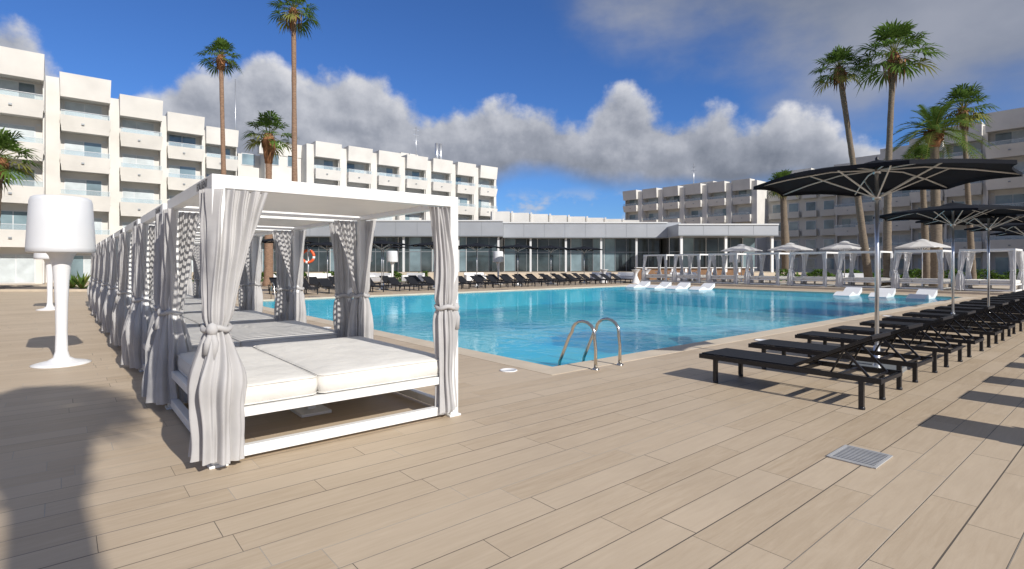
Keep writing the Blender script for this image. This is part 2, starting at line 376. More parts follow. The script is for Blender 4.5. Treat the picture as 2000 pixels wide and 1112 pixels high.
def curtset(seed,m,ns,nz):
    p=.045
    return [curtain(seed,p,p,1,1,.34,.20,ns=ns,nz=nz,m=m,flare=.17,tie=1.03),curtain(seed+1,BW-p,p,-1,1,.20,.08,ns=ns,nz=nz,m=m,flare=.095,shx=-.10,shy=.03,tie=1.08),
            curtain(seed+2,p,BD-p,1,-1,.26,.30,ns=ns,nz=nz,m=m,tie=1.0),curtain(seed+3,BW-p,BD-p,-1,-1,.34,.26,ns=ns,nz=nz,m=m,flare=.13,tie=1.1)]
sets=[curtset(11,m_curtain,150,60),curtset(31,m_curtain,80,30),curtset(57,m_curtain,80,30)]
wset=curtset(77,m_curtainw,50,20)
def daybed(loc,rot,cs,lab=True):
    e=empty('canopy_daybed',loc,rot)
    obj('frame',frame_me,parent=e,bevel=.006); obj('mattress',matt_me,parent=e)
    for c in cs: obj('curtain',c,parent=e)
    if lab: text('for_rent_lettering','FOR RENT',.088,m_text,(-.003,.36,BH-.052),(math.pi/2,0,-math.pi/2),e)
    return e
for i in range(8): daybed((.84,4.45+i*2.55,0),0,sets[0] if i==0 else sets[1+i%2])
for i in range(8):
    y0=7.2+i*2.85-2.9
    daybed((36.0,y0+2.3,.12),-math.pi/2,wset,False)
b=MB(); b.box(35.2,46,-2,28,.0,.115,m_cope); obj('cabana_terrace',b)
# ---------------------------------------------------------------- lounger
def lounger_mesh():
    b=MB(); W=.68; L=2.03; z=.345
    for x in (0,W-.04): b.box(x,x+.04,0,L,z-.055,z,m_black)
    for y in (0,L-.04,1.35,.80,.40): b.box(.04,W-.04,y,y+.035,z-.05,z-.012,m_black)
    for x in (0,W-.045):
        for y in (.18,L-.22):
            b.box(x,x+.045,y-.02,y+.025,0.02,z-.055,m_black)
        for y in (.18,L-.22): b.lathe((x+.0225,y,0),[(.030,0),(.032,.02),(.026,.03)],m_black,10,True)
    for y in (.19,L-.21): b.box(.045,W-.045,y-.012,y+.012,.27,.29,m_black)
    b.box(.03,W-.03,.86,L-.02,z+.002,z+.012,m_mesh)
    hy=.86; a=math.radians(27); l=.84
    ye=hy-l*math.cos(a); ze=z+.02+l*math.sin(a)
    for x in (.055,W-.055): b.obox((x,hy,z+.01),(x,ye,ze),.035,.035,m_black)
    b.obox((.05,ye,ze),(W-.05,ye,ze),.035,.035,m_black)
    b.hexa([(.06,hy,z+.018),(W-.06,hy,z+.018),(W-.06,ye,ze+.008),(.06,ye,ze+.008),(.06,hy,z+.028),(W-.06,hy,z+.028),(W-.06,ye,ze+.02),(.06,ye,ze+.02)],m_mesh)
    my=hy-.55*math.cos(a); mz=z+.55*math.sin(a)
    for x in (.075,W-.075): b.obox((x,my,mz),(x,.12,z-.02),.022,.022,m_black); b.obox((x,my-.01,mz),(x,.50,z-.03),.018,.018,m_black)
    b.obox((.075,.12,z-.02),(W-.075,.12,z-.02),.02,.02,m_black)
    return b.mesh('sun_lounger')
lm=lounger_mesh()
def lounger(x,y,rot=0): return obj('sun_lounger',lm,(x,y,0),rot)
x=6.32; k=0
while x<33:
    lounger(x,1.78+random.uniform(-.03,.03),random.uniform(-.012,.012)); x+= (1.35 if k%2==0 else 1.58); k+=1
x=6.1; k=0
while x<20:
    lounger(x+.68,.30,math.pi); x+=(1.3 if k%2 else 1.6); k+=1
x=8.0
while x<35:
    lounger(x+.68,28.9,math.pi+random.uniform(-.02,.02)); x+=1.20 if random.random()<.8 else 1.6
x=9.0
while x<34:
    lounger(x+.68,32.6,math.pi+random.uniform(-.05,.05)); x+=1.3 if random.random()<.7 else 2.1
# ---------------------------------------------------------------- parasol
def parasol_mesh(R,zr,za,mc,base=True):
    b=MB(); n=8; off=math.pi/8
    for i in range(n):
        a0=off+2*math.pi*i/n; a1=off+2*math.pi*(i+1)/n
        vs=[];fs=[];K=6;J=6
        for j in range(J+1):
            t=j/J
            for k in range(K+1):
                s=k/K
                c0=Vector((math.cos(a0),math.sin(a0),0)); c1=Vector((math.cos(a1),math.sin(a1),0)); c=(c0*(1-s)+c1*s)*R*t
                z=za-(za-zr)*t - .05*math.sin(math.pi*s)*t*(1-t)*2 + .05*math.sin(math.pi*t)*.8
                cc=c*(1-.05*math.sin(math.pi*s)*t)
                vs.append((cc.x,cc.y,z+.03*math.sin(math.pi*s)*t))
        for j in range(J):
            for k in range(K): o=j*(K+1)+k; fs.append((o,o+1,o+K+2,o+K+1))
        b.add(vs,fs,mc,True)
        va=[]
        for k in range(K+1): va.append(vs[J*(K+1)+k])
        vb=[(v[0]*1.003,v[1]*1.003,v[2]-.05) for v in va]
        b.add(va+vb,[(k,k+1,K+1+k+1,K+1+k) for k in range(K)],mc,True)
        c=Vector((math.cos(a0),math.sin(a0),0))
        b.tube([(c.x*.05,c.y*.05,za-.07)]+[(c.x*R*t,c.y*R*t,za-(za-zr)*t+.04*math.sin(math.pi*t)-.022) for t in (.35,.7,.99)],.011,m_white,6)
        b.obox((c.x*.05,c.y*.05,zr-.24),(c.x*R*.52,c.y*R*.52,za-(za-zr)*.52+.005),.016,.016,m_white)
    b.lathe((0,0,za),[(.34,-.035),(.18,.03),(.05,.065),(.0,.07)],mc,16,False)
    b.lathe((0,0,za),[(.02,.06),(.025,.10),(0,.13)],m_black,8,False)
    b.tube([(0,0,.05),(0,0,za-.02)],.027,m_alu,14); b.lathe((0,0,zr-.28),[(.03,0),(.055,0),(.055,.07),(.03,.07)],m_alu,12,False)
    b.lathe((0,0,za-.12),[(.03,0),(.05,0),(.05,.06),(.03,.06)],m_alu,12,False)
    if base:
        b.box(-.3,.3,-.3,.3,0,.07,m_fascia2); b.lathe((0,0,.07),[(.06,0),(.05,.03),(.04,.28),(.028,.28)],m_alu,14,False)
    return b.mesh('parasol')
pm=parasol_mesh(1.60,2.70,2.91,m_canopy); pw=parasol_mesh(1.5,2.45,2.9,m_wcanopy)
for (x,y) in [(8.88,2.54),(16.3,3.1),(18.9,2.85),(24,2.7),(28.5,2.7),(9.0,29.4),(14.6,29.6),(18.1,29.4),(21.6,29.6),(25.1,29.4),(28.6,29.6),(32.1,29.4),(-8.6,27.5),(13,34),(17,34.2),(22,34)]:
    obj('parasol',pm,(x,y,0),random.uniform(-.1,.1))
for (x,y) in [(40.2,20.5),(40.5,17.0),(40.3,13.4),(41,9.3)]: obj('white_parasol',pw,(x,y,.12),.2)
# ---------------------------------------------------------------- floor lamps
def lamp_mesh():
    b=MB()
    b.lathe((0,0,0),[(.0,.0),(.355,0),(.36,.018),(.29,.038),(.17,.065),(.10,.11),(.078,.2),(.072,.5),(.078,.9),(.092,1.25),(.115,1.50),(.15,1.63),(.20,1.705)],m_plastic,40,False)
    b.lathe((0,0,0),[(.18,1.70),(.385,1.675),(.41,1.69),(.41,1.75),(.392,2.1),(.372,2.44),(.355,2.49),(.32,2.51),(.0,2.52)],m_shade,40,False)
    return b.mesh('floor_lamp')
lmp=lamp_mesh()
for (r,f) in [(-6.77,8.08),(-15.3,17.8),(-9.0,33),(-1.05,41),(-8.9,40),(17.8,43)]:
    x,y=P(r,f); obj('floor_lamp',lmp,(x,y,0))
# ---------------------------------------------------------------- in-water loungers
def wave_mesh():
    b=MB(); prof=[(0,.10),(.15,.16),(.35,.24),(.55,.28),(.75,.22),(.95,.15),(1.15,.15),(1.35,.24),(1.6,.38),(1.8,.46)]
    vs=[];n=len(prof)
    for w in (-.36,.36):
        for x,z in prof: vs.append((x,w,z))
        for x,z in prof: vs.append((x,w,-.1 if x<1.3 else z-.22))
    fs=[]
    for i in range(n-1):
        fs.append((i,i+1,2*n+i+1,2*n+i)); fs.append((n+i,n+i+1,3*n+i+1,3*n+i)); fs.append((i,i+1,n+i+1,n+i)); fs.append((2*n+i,2*n+i+1,3*n+i+1,3*n+i))
    fs.append((0,n,3*n,2*n)); fs.append((n-1,2*n-1,4*n-1,3*n-1))
    b.add(vs,fs,m_plastic,False)
    return b.mesh('in_pool_lounger')
wv=wave_mesh()
for y in (17.9,19.5,21.1,22.7,6.9,8.4,9.9): obj('in_pool_lounger',wv,(29.3+random.uniform(-.1,.1),y,-.12),random.uniform(-.05,.05))
# ---------------------------------------------------------------- life ring and sign
x,y=P(-11.2,29.5); e=empty('lifebuoy_stand',(x,y,0),-YAW)
b=MB(); b.tube([(0,.08,0),(0,.08,2.4)],.03,m_alu,10); obj('post',b,parent=e)
b=MB(); N=32; ringp=[(.33*math.cos(2*math.pi*k/N),0,1.95+.33*math.sin(2*math.pi*k/N)) for k in range(N)]
for q in range(4):
    seg=[ringp[(q*8+k)%N] for k in range(0,7)]; b.tube(seg,.075,m_orange,10)
    seg=[ringp[(q*8+k)%N] for k in (6,7,8)]; b.tube(seg,.077,m_white,10)
obj('ring',b,parent=e)
x,y=P(-12.3,29.8); e=empty('pool_rules_sign',(x,y,0),-YAW)
b=MB(); b.box(-.13,.13,0,.02,1.2,2.25,m_red)
for k in range(5): b.box(-.10,.10,-.006,-.002,1.28+.19*k,1.38+.19*k,m_white)
b.tube([(0,.04,0),(0,.04,1.3)],.025,m_alu,8); obj('board',b,parent=e)
# ---------------------------------------------------------------- hotel buildings
FH=3.3; HT=17.5
def bay(b,a0,a1,d,rs,top=HT,floors=5,depth=10,pier=.9,ground=True):
    bw=d+1.7
    b.box(a0,a1,bw,d+depth,0,top-.9,m_wall)
    b.box(a0-pier,a0,d+.7,d+depth+.01,0,top-.35,m_wall)
    zt=top; zb=top-1.95; i=.03
    b.hexa([(a0+i,d+.22,zb),(a1-i,d+.22,zb),(a1-.003,bw+.3,zb+.1),(a0+.003,bw+.3,zb+.1),(a0-.02,d,zt),(a1+.02,d,zt),(a1-.003,bw+.3,zt),(a0+.003,bw+.3,zt)],m_wall)
    for k in range(floors):
        fl=k*FH+.05
        if k>0:
            z0=fl-.55; z1=fl+.74
            b.hexa([(a0+.10,d+.30,z0),(a1-.10,d+.30,z0),(a1-.10,bw-.003,z0+.1),(a0+.10,bw-.003,z0+.1),(a0-.01,d+.03,z1),(a1+.01,d+.03,z1),(a1-.02,d+.18,z1),(a0+.02,d+.18,z1)],m_wall)
            b.box(a0+.02,a0+.14,d+.18,bw-.004,fl+.0,z1,m_wall); b.box(a1-.14,a1-.02,d+.18,bw-.004,fl+.0,z1,m_wall)
            b.box(a0+.14,a1-.14,d+.2,bw-.005,fl-.1,fl,m_wall)
            b.box(a0+.06,a1-.06,d+.09,d+.11,z1+.01,z1+.40,m_rail); b.box(a0+.05,a1-.05,d+.085,d+.115,z1+.40,z1+.43,m_frame)
            b.box((a0+a1)/2-.30,(a0+a1)/2-.1,d+.05,d+.12,z0+.62,z0+.74,m_fascia2)
            b.box(a1-.5,a1-.2,bw-.06,bw-.003,fl+2.35,fl+2.5,m_frame)
            if rs.random()<.35:   # balcony furniture
                q=a0+rs.uniform(.5,2.2); b.box(q,q+.5,d+.6,d+1.1,fl+.4,fl+.46,m_fascia2); b.box(q,q+.5,d+1.06,d+1.1,fl+.46,fl+.95,m_fascia2)
        b.box(a1-.10,a1,d+.9,bw,fl,min(fl+FH-.4,top-1.8),m_wall)
        w0=a0+.35; w1=a1-.60; h=2.2
        b.box(w0-.06,w1+.06,bw-.05,bw-.002,fl+.02,fl+h+.08,m_frame)
        mid=w0+(w1-w0)*rs.uniform(.35,.65)
        for (p,q,mm) in ((w0,mid-.03,m_blind if rs.random()<.6 else m_win),(mid+.03,w1,m_win if rs.random()<.5 else m_blind)):
            b.box(p,q,bw-.075,bw-.055,fl+.1,fl+h,mm)
rs=random.Random(3)
e=empty('hotel_building_west',(0,0,0)); b=MB()
for i in range(-4,5):
    bay(b,-.2+4.3*(i-1),-.2+4.3*(i-1)+3.4,58.2+4.0*(i-1),rs,depth=12)
obj('stepped_wing',b,parent=e)
b=MB()
Y2=69.6
b.box(17.0,24.2,74.5,84,0,15.6,m_wall); b.box(19.6,24.2,72.2,74.497,0,15.9,m_wall); b.box(18.9,24.3,72.1,72.9,15.5,17.2,m_wall)
for k in range(5):
    for (a,c,yy) in ((17.4,19.0,74.5),(20.1,21.3,72.2),(22.3,23.6,72.2)):
        b.box(a,c,yy-.08,yy-.003,k*FH+1.0,k*FH+2.5,m_frame); b.box(a+.07,c-.07,yy-.10,yy-.082,k*FH+1.07,k*FH+2.43,m_win)
x=25.1
for i in range(7):
    bay(b,x,x+3.45,Y2,rs,top=HT,pier=.95); x+=4.42
b.box(x-.97,x-.5,Y2+1.0,Y2+10,0,HT-.2,m_wall)
for (a,c,d_,h) in ((26,30,Y2+6,18.2),(40,43,Y2+5,18.8)): b.box(a,c,d_,d_+3,16.2,h,m_wall)
for a in (45.2,45.9): b.tube([(a,Y2+3,16.5),(a,Y2+3,20.6)],.28,m_alu,10)
b.tube([(41.5,Y2+3,16.5),(41.5,Y2+3,22.5)],.06,m_alu,6)
for z in (20.5,21.3,22.1): b.obox((41.0,Y2+3,z),(42.0,Y2+3,z),.05,.05,m_alu)
b.tube([(17.5,78,15),(17.5,78,26)],.06,m_alu,6)
obj('straight_wing',b,parent=e)
e=empty('hotel_building_east',(0,0,0)); b=MB(); b.T=lambda x,y,z:(y,x,z)
for i in range(-2,6):
    a0=12.5+4.3*(i-1); bay(b,a0,a0+3.4,79+4.0*(i-1),rs,depth=12)
obj('stepped_wing',b,parent=e)
b=MB(); b.T=lambda x,y,z:(y,x,z)
b.box(34,46.5,100.7,112,0,15.6,m_wall2)
for k in range(5):
    for q in range(4):
        a=35+q*2.9; b.box(a,a+1.7,100.62,100.697,k*FH+.6,k*FH+2.6,m_frame); b.box(a+.08,a+1.62,100.59,100.615,k*FH+.68,k*FH+2.52,m_win)
        if k: b.box(a-.3,a+2.0,99.9,100.6,k*FH-.1,k*FH+1.0,m_wall2)
a=47.4
for i in range(6):
    bay(b,a,a+3.5,96.0-.75*i,rs,top=HT-.3,pier=1.0); a+=4.5
b.box(40,46,104,110,15.7,19,m_wall); b.box(58,66,102,108,16,18.6,m_wall)
b.tube([(63,103,16),(63,103,23)],.08,m_alu,6); b.obox((62.3,103,21.5),(63.7,103,21.5),.08,.08,m_alu); b.obox((62.5,103,22.3),(63.5,103,22.3),.08,.08,m_alu)
obj('straight_wing',b,parent=e)
e=empty('low_building',(0,0,0),0); b=MB(); b.T=lambda r,f,z:(*P(r,f),z)
for i in range(8):
    r0=-3+i*2.7; b.box(r0,r0+2.69,75+.5*i,90,0,8.9-.13*i,m_wall); b.box(r0+.2,r0+.45,74.8+.5*i,75+.5*i-.003,5.5,9.1-.13*i,m_wall)
    b.box(r0+.7,r0+2.2,74.93+.5*i,74.997+.5*i,5.2,6.6,m_win)
obj('walls',b,parent=e)
# ---------------------------------------------------------------- pavilion
e=empty('glass_pavilion',(0,0,0)); PF=lambda r,f,z:(*P(r,f),z)
b=MB(); b.T=PF
zt=6.3; zb=4.55
b.box(-36,-1.0,58.5,72,zb,zt,m_fascia); b.box(-1.0,19,60.5,74,zb-.05,zt-.06,m_fascia); b.box(17.5,28,56.5,70,zb-.03,5.75,m_fascia)
for (a,c,f,z) in ((-36,-1,58.45,zt),(-.99,17.48,60.45,zt-.06),(17.48,28.02,56.45,5.75)): b.box(a,c,f-.06,f+.049,z-.10,z+.04,m_frame)
for (a,c,f,z) in ((-36,-1,58.5,zb),(-.99,17.48,60.5,zb-.05),(17.48,28.0,56.5,zb-.03)): 
    b.box(a,c,f-.05,f-.003,z,z+.10,m_fascia2)
    n=int((c-a)/2.2)
    for k in range(n): xx=a+(c-a)*k/n; b.box(xx,xx+.03,f-.012,f-.002,z+.1,z+1.55-(.3 if f<57 else 0),m_fascia2)
b.box(-36,-1.02,60.2,71,.7,zb-.001,m_dark); b.box(-.98,17.4,62.8,71,.7,zb-.051,m_dark); b.box(17.6,27.6,61,69,.7,zb-.031,m_dark)
b.box(-38,30,54.5,75,0.001,.68,m_cope)
obj('roof_and_walls',b,parent=e)
b=MB(); b.T=PF; rs2=random.Random(9)
for (a,c,f,zz) in ((-35.5,-1.3,60.0,zb),(-.9,17.2,62.6,zb-.05),(17.8,27.5,60.8,zb-.03)):
    n=int((c-a)/1.25); w=(c-a)/n
    for k in range(n):
        x0=a+k*w; b.box(x0+.03,x0+w-.03,f+.05,f+.08,.75,zz-.02,m_darkglass if rs2.random()<.7 else m_win)
        b.box(x0-.035,x0+.025,f,f+.1,.7,zz-.003,m_frame if k%3==0 else m_fascia2)
    b.box(a,c,f+.03,f+.045,2.9,2.98,m_fascia2)
for r in (-30,-24,-18,-12,-6,-1.6): b.box(r,r+.22,58.9,59.1,.68,zb-.002,m_frame)
for r in (2,6,10,14): b.box(r,r+.22,60.9,61.1,.68,zb-.053,m_frame)
for r in (17.8,22.5,27.4): b.box(r,r+.25,56.8,57.05,.68,zb-.033,m_white)
obj('glazing',b,parent=e)
e=empty('poolside_bar',(0,0,0)); b=MB(); b.T=PF
b.box(12.5,24,53.3,54.0,0,1.15,m_wood); b.box(12.3,24.2,53.1,54.1,1.15,1.22,m_white); obj('counter',b,parent=e)
for k in range(9):
    s=MB(); cx,cy=P(12.9+k*1.3,52.4); s.tube([(cx,cy,0),(cx,cy,.75)],.03,m_alu,8); s.lathe((cx,cy,0),[(.22,0),(.2,.03),(.03,.04)],m_alu,12,False); s.box(cx-.19,cx+.19,cy-.19,cy+.19,.75,.82,m_plastic); s.box(cx-.19,cx+.19,cy-.2,cy-.16,.82,1.1,m_plastic); obj('bar_stool',s)
def sofa():
    b=MB(); b.box(-.9,.9,-.4,.4,.1,.42,m_plastic); b.box(-.9,.9,.25,.4,.42,.8,m_plastic); b.box(-.9,-.75,-.4,.25,.42,.62,m_plastic); b.box(.75,.9,-.4,.25,.42,.62,m_plastic); b.box(-.73,-.01,-.38,.24,.422,.5,m_cushion); b.box(.01,.73,-.38,.24,.422,.5,m_cushion); return b.mesh('outdoor_sofa')
so=sofa()
for k,(r,f) in enumerate([(-10.8,44),(-8.2,44.6),(-5.6,45),(-12.6,46),(-3.2,46.5),(8.0,48.5),(10.4,49),(-15,42),(14.5,46),(27.5,43)]):
    x,y=P(r,f); obj('outdoor_sofa',so,(x,y,0),-YAW+random.uniform(-.6,.6),bevel=.03)
for (r,f) in [(9.9,43),(10.9,43.6),(7.6,44.5)]:
    x,y=P(r,f); b=MB(); b.lathe((x,y,0),[(.36,0),(.30,.15),(.12,.6),(.14,.8),(.33,1.06),(.40,1.10),(0,1.11)],m_plastic,20,False); obj('cocktail_table',b)
for (r,f) in [(-17.5,39),(15,44.5)]:
    x,y=P(r,f); b=MB(); b.lathe((x,y,0),[(.2,0),(.3,.08),(.42,.3),(.44,.45),(.38,.66),(.22,.82),(0,.88)],m_plastic,24,False); obj('ball_lamp',b)
# ---------------------------------------------------------------- planting
def leafmass(name,rects,h,n,mt,seed,size=.12):
    R=random.Random(seed); b=MB()
    for (r0,r1,f0,f1) in rects:
        for i in range(n):
            r=R.uniform(r0,r1); f=R.uniform(f0,f1); z=h*(R.random()**.6)*(.8+.3*math.sin(r*2.1)); x,y=P(r,f)
            a=R.uniform(0,6.28); t=R.uniform(-1,1); s=size*R.uniform(.6,1.4)
            d=Vector((math.cos(a),math.sin(a),t)).normalized()*s; q=Vector((-math.sin(a),math.cos(a),R.uniform(-.5,.5)))*s*.4
            c=Vector((x,y,z)); b.add([c-d,c+q,c+d,c-q],[(0,1,2,3)],mt)
    return obj(name,b)
leafmass('hedge',[(-30,-8,50.5,51.5)],.75,5000,m_leaf,1,.16)
leafmass('shrub_bed',[(24,60,48,49)],1.0,5000,m_leaf,5,.2)
b=MB(); b.T=PF; b.box(-60,-9,46.8,53.8,.001,.02,m_grass); obj('lawn',b)
b=MB(); b.T=PF; b.box(-60,-19.3,30,35.5,.001,.05,m_pebble); b.box(-60,-19.3,29.8,29.997,.001,.13,m_cope); b.box(-60,-19.3,35.503,35.7,.001,.13,m_cope); obj('planting_bed',b)
def agave(x,y,s,seed):
    R=random.Random(seed); b=MB()
    for i in range(26):
        a=i*2.4; el=R.uniform(.25,1.3); L=s*R.uniform(.8,1.1); d=Vector((math.cos(a)*math.cos(el),math.sin(a)*math.cos(el),math.sin(el))); q=Vector((-math.sin(a),math.cos(a),0))*.06*s
        p0=Vector((x,y,.05)); p1=p0+d*L*.5; p2=p0+d*L+Vector((0,0,-.12*L))
        b.add([p0-q*.7,p0+q*.7,p1+q,p1-q,p2],[(0,1,2,3),(3,2,4)],m_leaf2 if i%3==0 else m_leaf)
    return obj('agave_plant',b)
for (r,f,s,k) in [(-25.2,31.5,1.3,1),(-27,33,1.1,2),(-23.6,34,1.0,3)]:
    x,y=P(r,f); agave(x,y,s,k)
def fan_crown(seed,R_,nf=38):
    R=random.Random(seed); b=MB()
    for i in range(nf):
        a=i*2.39996+R.uniform(-.2,.2); q=i/nf; el=math.radians(82-118*q+R.uniform(-8,8)); 
        d=Vector((math.cos(a)*math.cos(el),math.sin(a)*math.cos(el),math.sin(el))); 
        pl=R_*R.uniform(.42,.62); sag=Vector((0,0,-.18*R_*(.3+q)))
        p1=d*pl*.5; p2=d*pl+sag*.4
        mt=m_leaf if (q<.75 or R.random()<.5) else m_leaf2
        b.tube([(0,0,0),p1,p2],[.025,.018,.012],m_leaf2,4,False)
        dd=(p2-p1).normalized(); sd=dd.cross(Vector((0,0,1)))
        sd=sd.normalized() if sd.length>.1 else Vector((1,0,0)); up=sd.cross(dd).normalized()
        nb=17
        for k in range(nb):
            t=(k/(nb-1)-.5)*2*math.radians(95)*R.uniform(.95,1.05); L=R_*R.uniform(.48,.62)*(.75+.25*math.cos(t))
            v=dd*math.cos(t)+sd*math.sin(t)+up*(.10*(k%2)-.05+ .18*abs(math.sin(t)))
            v.normalize(); w=v.cross(up).normalized()*R_*.028
            m1=p2+v*L*.55; tip=p2+v*L*.9+Vector((0,0,-.26*L*R.uniform(.5,1.4)))
            b.add([p2,m1-w,m1+w,tip],[(0,1,2),(1,3,2)],mt)
    for i in range(int(nf*.5)):
        a=R.uniform(0,6.28); rr=R.uniform(.1,.34)*R_; L=R_*R.uniform(.4,.8); q=Vector((-math.sin(a),math.cos(a),0))*.05*R_
        p0=Vector((math.cos(a)*.08,math.sin(a)*.08,-.05)); p1=Vector((math.cos(a)*rr,math.sin(a)*rr,-.2*R_)); p2=Vector((math.cos(a)*rr*.9,math.sin(a)*rr*.9,-.2*R_-L))
        b.add([p0,p1-q,p1+q,p2],[(0,1,2),(1,3,2)],m_dead if i%2 else m_dry)
    return b
def feather_crown(seed,R_,nf=46):
    R=random.Random(seed); b=MB()
    for i in range(nf):
        a=i*2.39996; q=i/nf; el=math.radians(78-95*q+R.uniform(-6,6)); L=R_*R.uniform(.9,1.1)
        d=Vector((math.cos(a)*math.cos(el),math.sin(a)*math.cos(el),math.sin(el))); pts=[]
        for k in range(15):
            t=k/14; pts.append(d*L*t+Vector((0,0,-.42*L*t*t*(.6+math.cos(el)))))
        b.tube(pts,[.03*(1-k/15)+.004 for k in range(15)],m_leaf2,4,False)
        sd=Vector((-math.sin(a),math.cos(a),0))
        for k in range(2,28):
            t=k/28; i0=min(13,int(t*14)); p=pts[i0].lerp(pts[i0+1],t*14-i0); tg=(pts[i0+1]-pts[i0]).normalized()
            ll=R_*.20*math.sin(math.pi*min(1,t*.85+.15))**.6
            for sg in (-1,1):
                v=(sd*sg*.8+tg*.75+Vector((0,0,.25+R.uniform(-.15,.1)))).normalized(); w=tg*.022*R_*.6
                b.add([p-w,p+w,p+v*ll+Vector((0,0,-.15*ll))],[(0,1,2)],m_leaf)
    for i in range(120):
        a=R.uniform(0,6.28); z=R.uniform(-.7,0); rr=.34+.2*(1+z)
        p=Vector((math.cos(a)*rr*.7,math.sin(a)*rr*.7,z)); b.add([p+Vector((0,0,.15)),p+Vector((-math.sin(a)*.08,math.cos(a)*.08,-.1)),p+Vector((math.cos(a)*.22,math.sin(a)*.22,.12)),p-Vector((-math.sin(a)*.08,math.cos(a)*.08,.1))],[(0,1,2),(0,2,3)],m_dry)
    return b
def palm(base,top,tr,R_,seed,bark=m_bark,kind='fan',bend=(0,0),boots=.9,nf=34):
    e=empty('palm_tree',(base[0],base[1],0)); R=random.Random(seed); b=MB()
    B=Vector((0,0,-.05)); Tp=Vector((top[0]-base[0],top[1]-base[1],top[2])); n=44; pts=[];rs_=[]
    for i in range(n+1):
        t=i/n; p=B.lerp(Tp,t)+Vector((bend[0],bend[1],0))*math.sin(math.pi*t); pts.append(p)
        r=tr*(1.25-.45*min(1,t*1.4)) if t>.04 else tr*1.6
        rs_.append(r*(1+R.uniform(-.06,.06)))
    b.tube(pts,rs_,bark,12)
    tv=(pts[-1]-pts[-3]).normalized(); L=boots
    b.tube([pts[-1]-tv*L,pts[-1]-tv*L*.6,pts[-1]-tv*L*.2,pts[-1]+tv*.15],[tr*.85,tr*1.35,tr*1.7,tr*.9],m_dry,12)
    for i in range(70):
        t=R.random(); a=R.uniform(0,6.28); p=pts[-1]-tv*L*t; rr=tr*(1.7-.8*t); d=Vector((math.cos(a),math.sin(a),.9)).normalized()
        q=Vector((-math.sin(a),math.cos(a),0))*.05; o=p+Vector((math.cos(a),math.sin(a),0))*rr*.9
        b.add([o-q,o+q,o+d*.18+Vector((0,0,.02))],[(0,1,2)],m_dry)
    obj('trunk',b,parent=e)
    c=fan_crown(seed,R_,nf) if kind=='fan' else feather_crown(seed,R_)
    obj('crown',c,(Tp.x,Tp.y,Tp.z),parent=e)
    return e
def palmP(rb,rt,f,z,tr,R_,seed,**k):
    x,y=P(rb,f); x2,y2=P(rt,f); palm((x,y),(x2,y2,z),tr,R_,seed,**k)
palmP(-18.6,-18.95,35,15.0,.165,1.4,1,boots=.9,nf=28)
palmP(-12.9,-13.0,32,16.6,.17,1.6,2,boots=.7,nf=30)
palmP(-17.2,-17.2,38,10.6,.27,1.95,3,bark=m_bark,boots=2.0,nf=26)
palmP(-26.9,-25.9,27,6.8,.30,1.9,4,bark=m_bark2,bend=(.2,.1))
palmP(23.3,21.3,35,14.2,.20,1.75,5,bark=m_bark2,bend=(-.2,-.1))
palmP(22.7,23.1,32.5,14.2,.20,2.35,6,bark=m_bark2,boots=1.2,bend=(-.1,.1))
palmP(26.9,26.7,34,9.9,.30,3.0,7,bark=m_bark2,kind='feather',boots=1.0)
palmP(30.9,30.2,36,11.9,.17,1.9,8,bark=m_bark2)
palmP(28.6,28.2,37,8.6,.22,1.5,9,bark=m_bark2)
palmP(30.7,30.2,60,10.4,.42,2.0,10,boots=1.2,bark=m_bark2)
palm((-.15,-6.4),(.22,-5.6,8.0),.24,1.0,21,bark=m_bark2,bend=(.22,0),boots=1.6,nf=80)
daybed((-4.6,8.2,0),0,sets[1],False)
daybed((-4.6,12.2,0),0,sets[2],False)
# ---------------------------------------------------------------- light and sky
EL=32
sun=D.lights.new('sun','SUN'); sun.energy=5.0; sun.angle=math.radians(.5); sun.color=(1,.95,.87)
so_=D.objects.new('sun',sun); S.collection.objects.link(so_); so_.rotation_euler=(math.radians(90-EL),0,math.radians(2))
w=D.worlds.new('World'); S.world=w; w.use_nodes=True; nt=w.node_tree; bg=nt.nodes['Background']; BS=.13; bg.inputs[1].default_value=BS
sky=nn(nt,'ShaderNodeTexSky',sky_type='NISHITA',sun_disc=False); sky.sun_elevation=math.radians(EL); sky.sun_rotation=math.radians(178); sky.air_density=1.0; sky.dust_density=.2; sky.ozone_density=3
tc=nn(nt,'ShaderNodeTexCoord'); sp=nn(nt,'ShaderNodeSeparateXYZ'); nt.links.new(tc.outputs['Generated'],sp.inputs[0])
X,Y,Z=sp.outputs
az=M_(nt,'SUBTRACT',M_(nt,'ARCTAN2',X,Y),YAW)
hor=M_(nt,'SQRT',M_(nt,'ADD',M_(nt,'MULTIPLY',X,X),M_(nt,'MULTIPLY',Y,Y)))
t=M_(nt,'DIVIDE',Z,M_(nt,'MAXIMUM',hor,.05))
def noise(sc,det,rough,ox=0,oy=0,kx=1,ky=1,dist=0):
    cb=nn(nt,'ShaderNodeCombineXYZ'); nt.links.new(M_(nt,'MULTIPLY_ADD',az,kx,ox),cb.inputs[0]); nt.links.new(M_(nt,'MULTIPLY_ADD',t,ky,oy),cb.inputs[1])
    n=nn(nt,'ShaderNodeTexNoise',noise_dimensions='2D'); n.inputs['Scale'].default_value=sc; n.inputs['Detail'].default_value=det; n.inputs['Roughness'].default_value=rough; n.inputs['Distortion'].default_value=dist
    nt.links.new(cb.outputs[0],n.inputs['Vector']); return n.outputs[0]
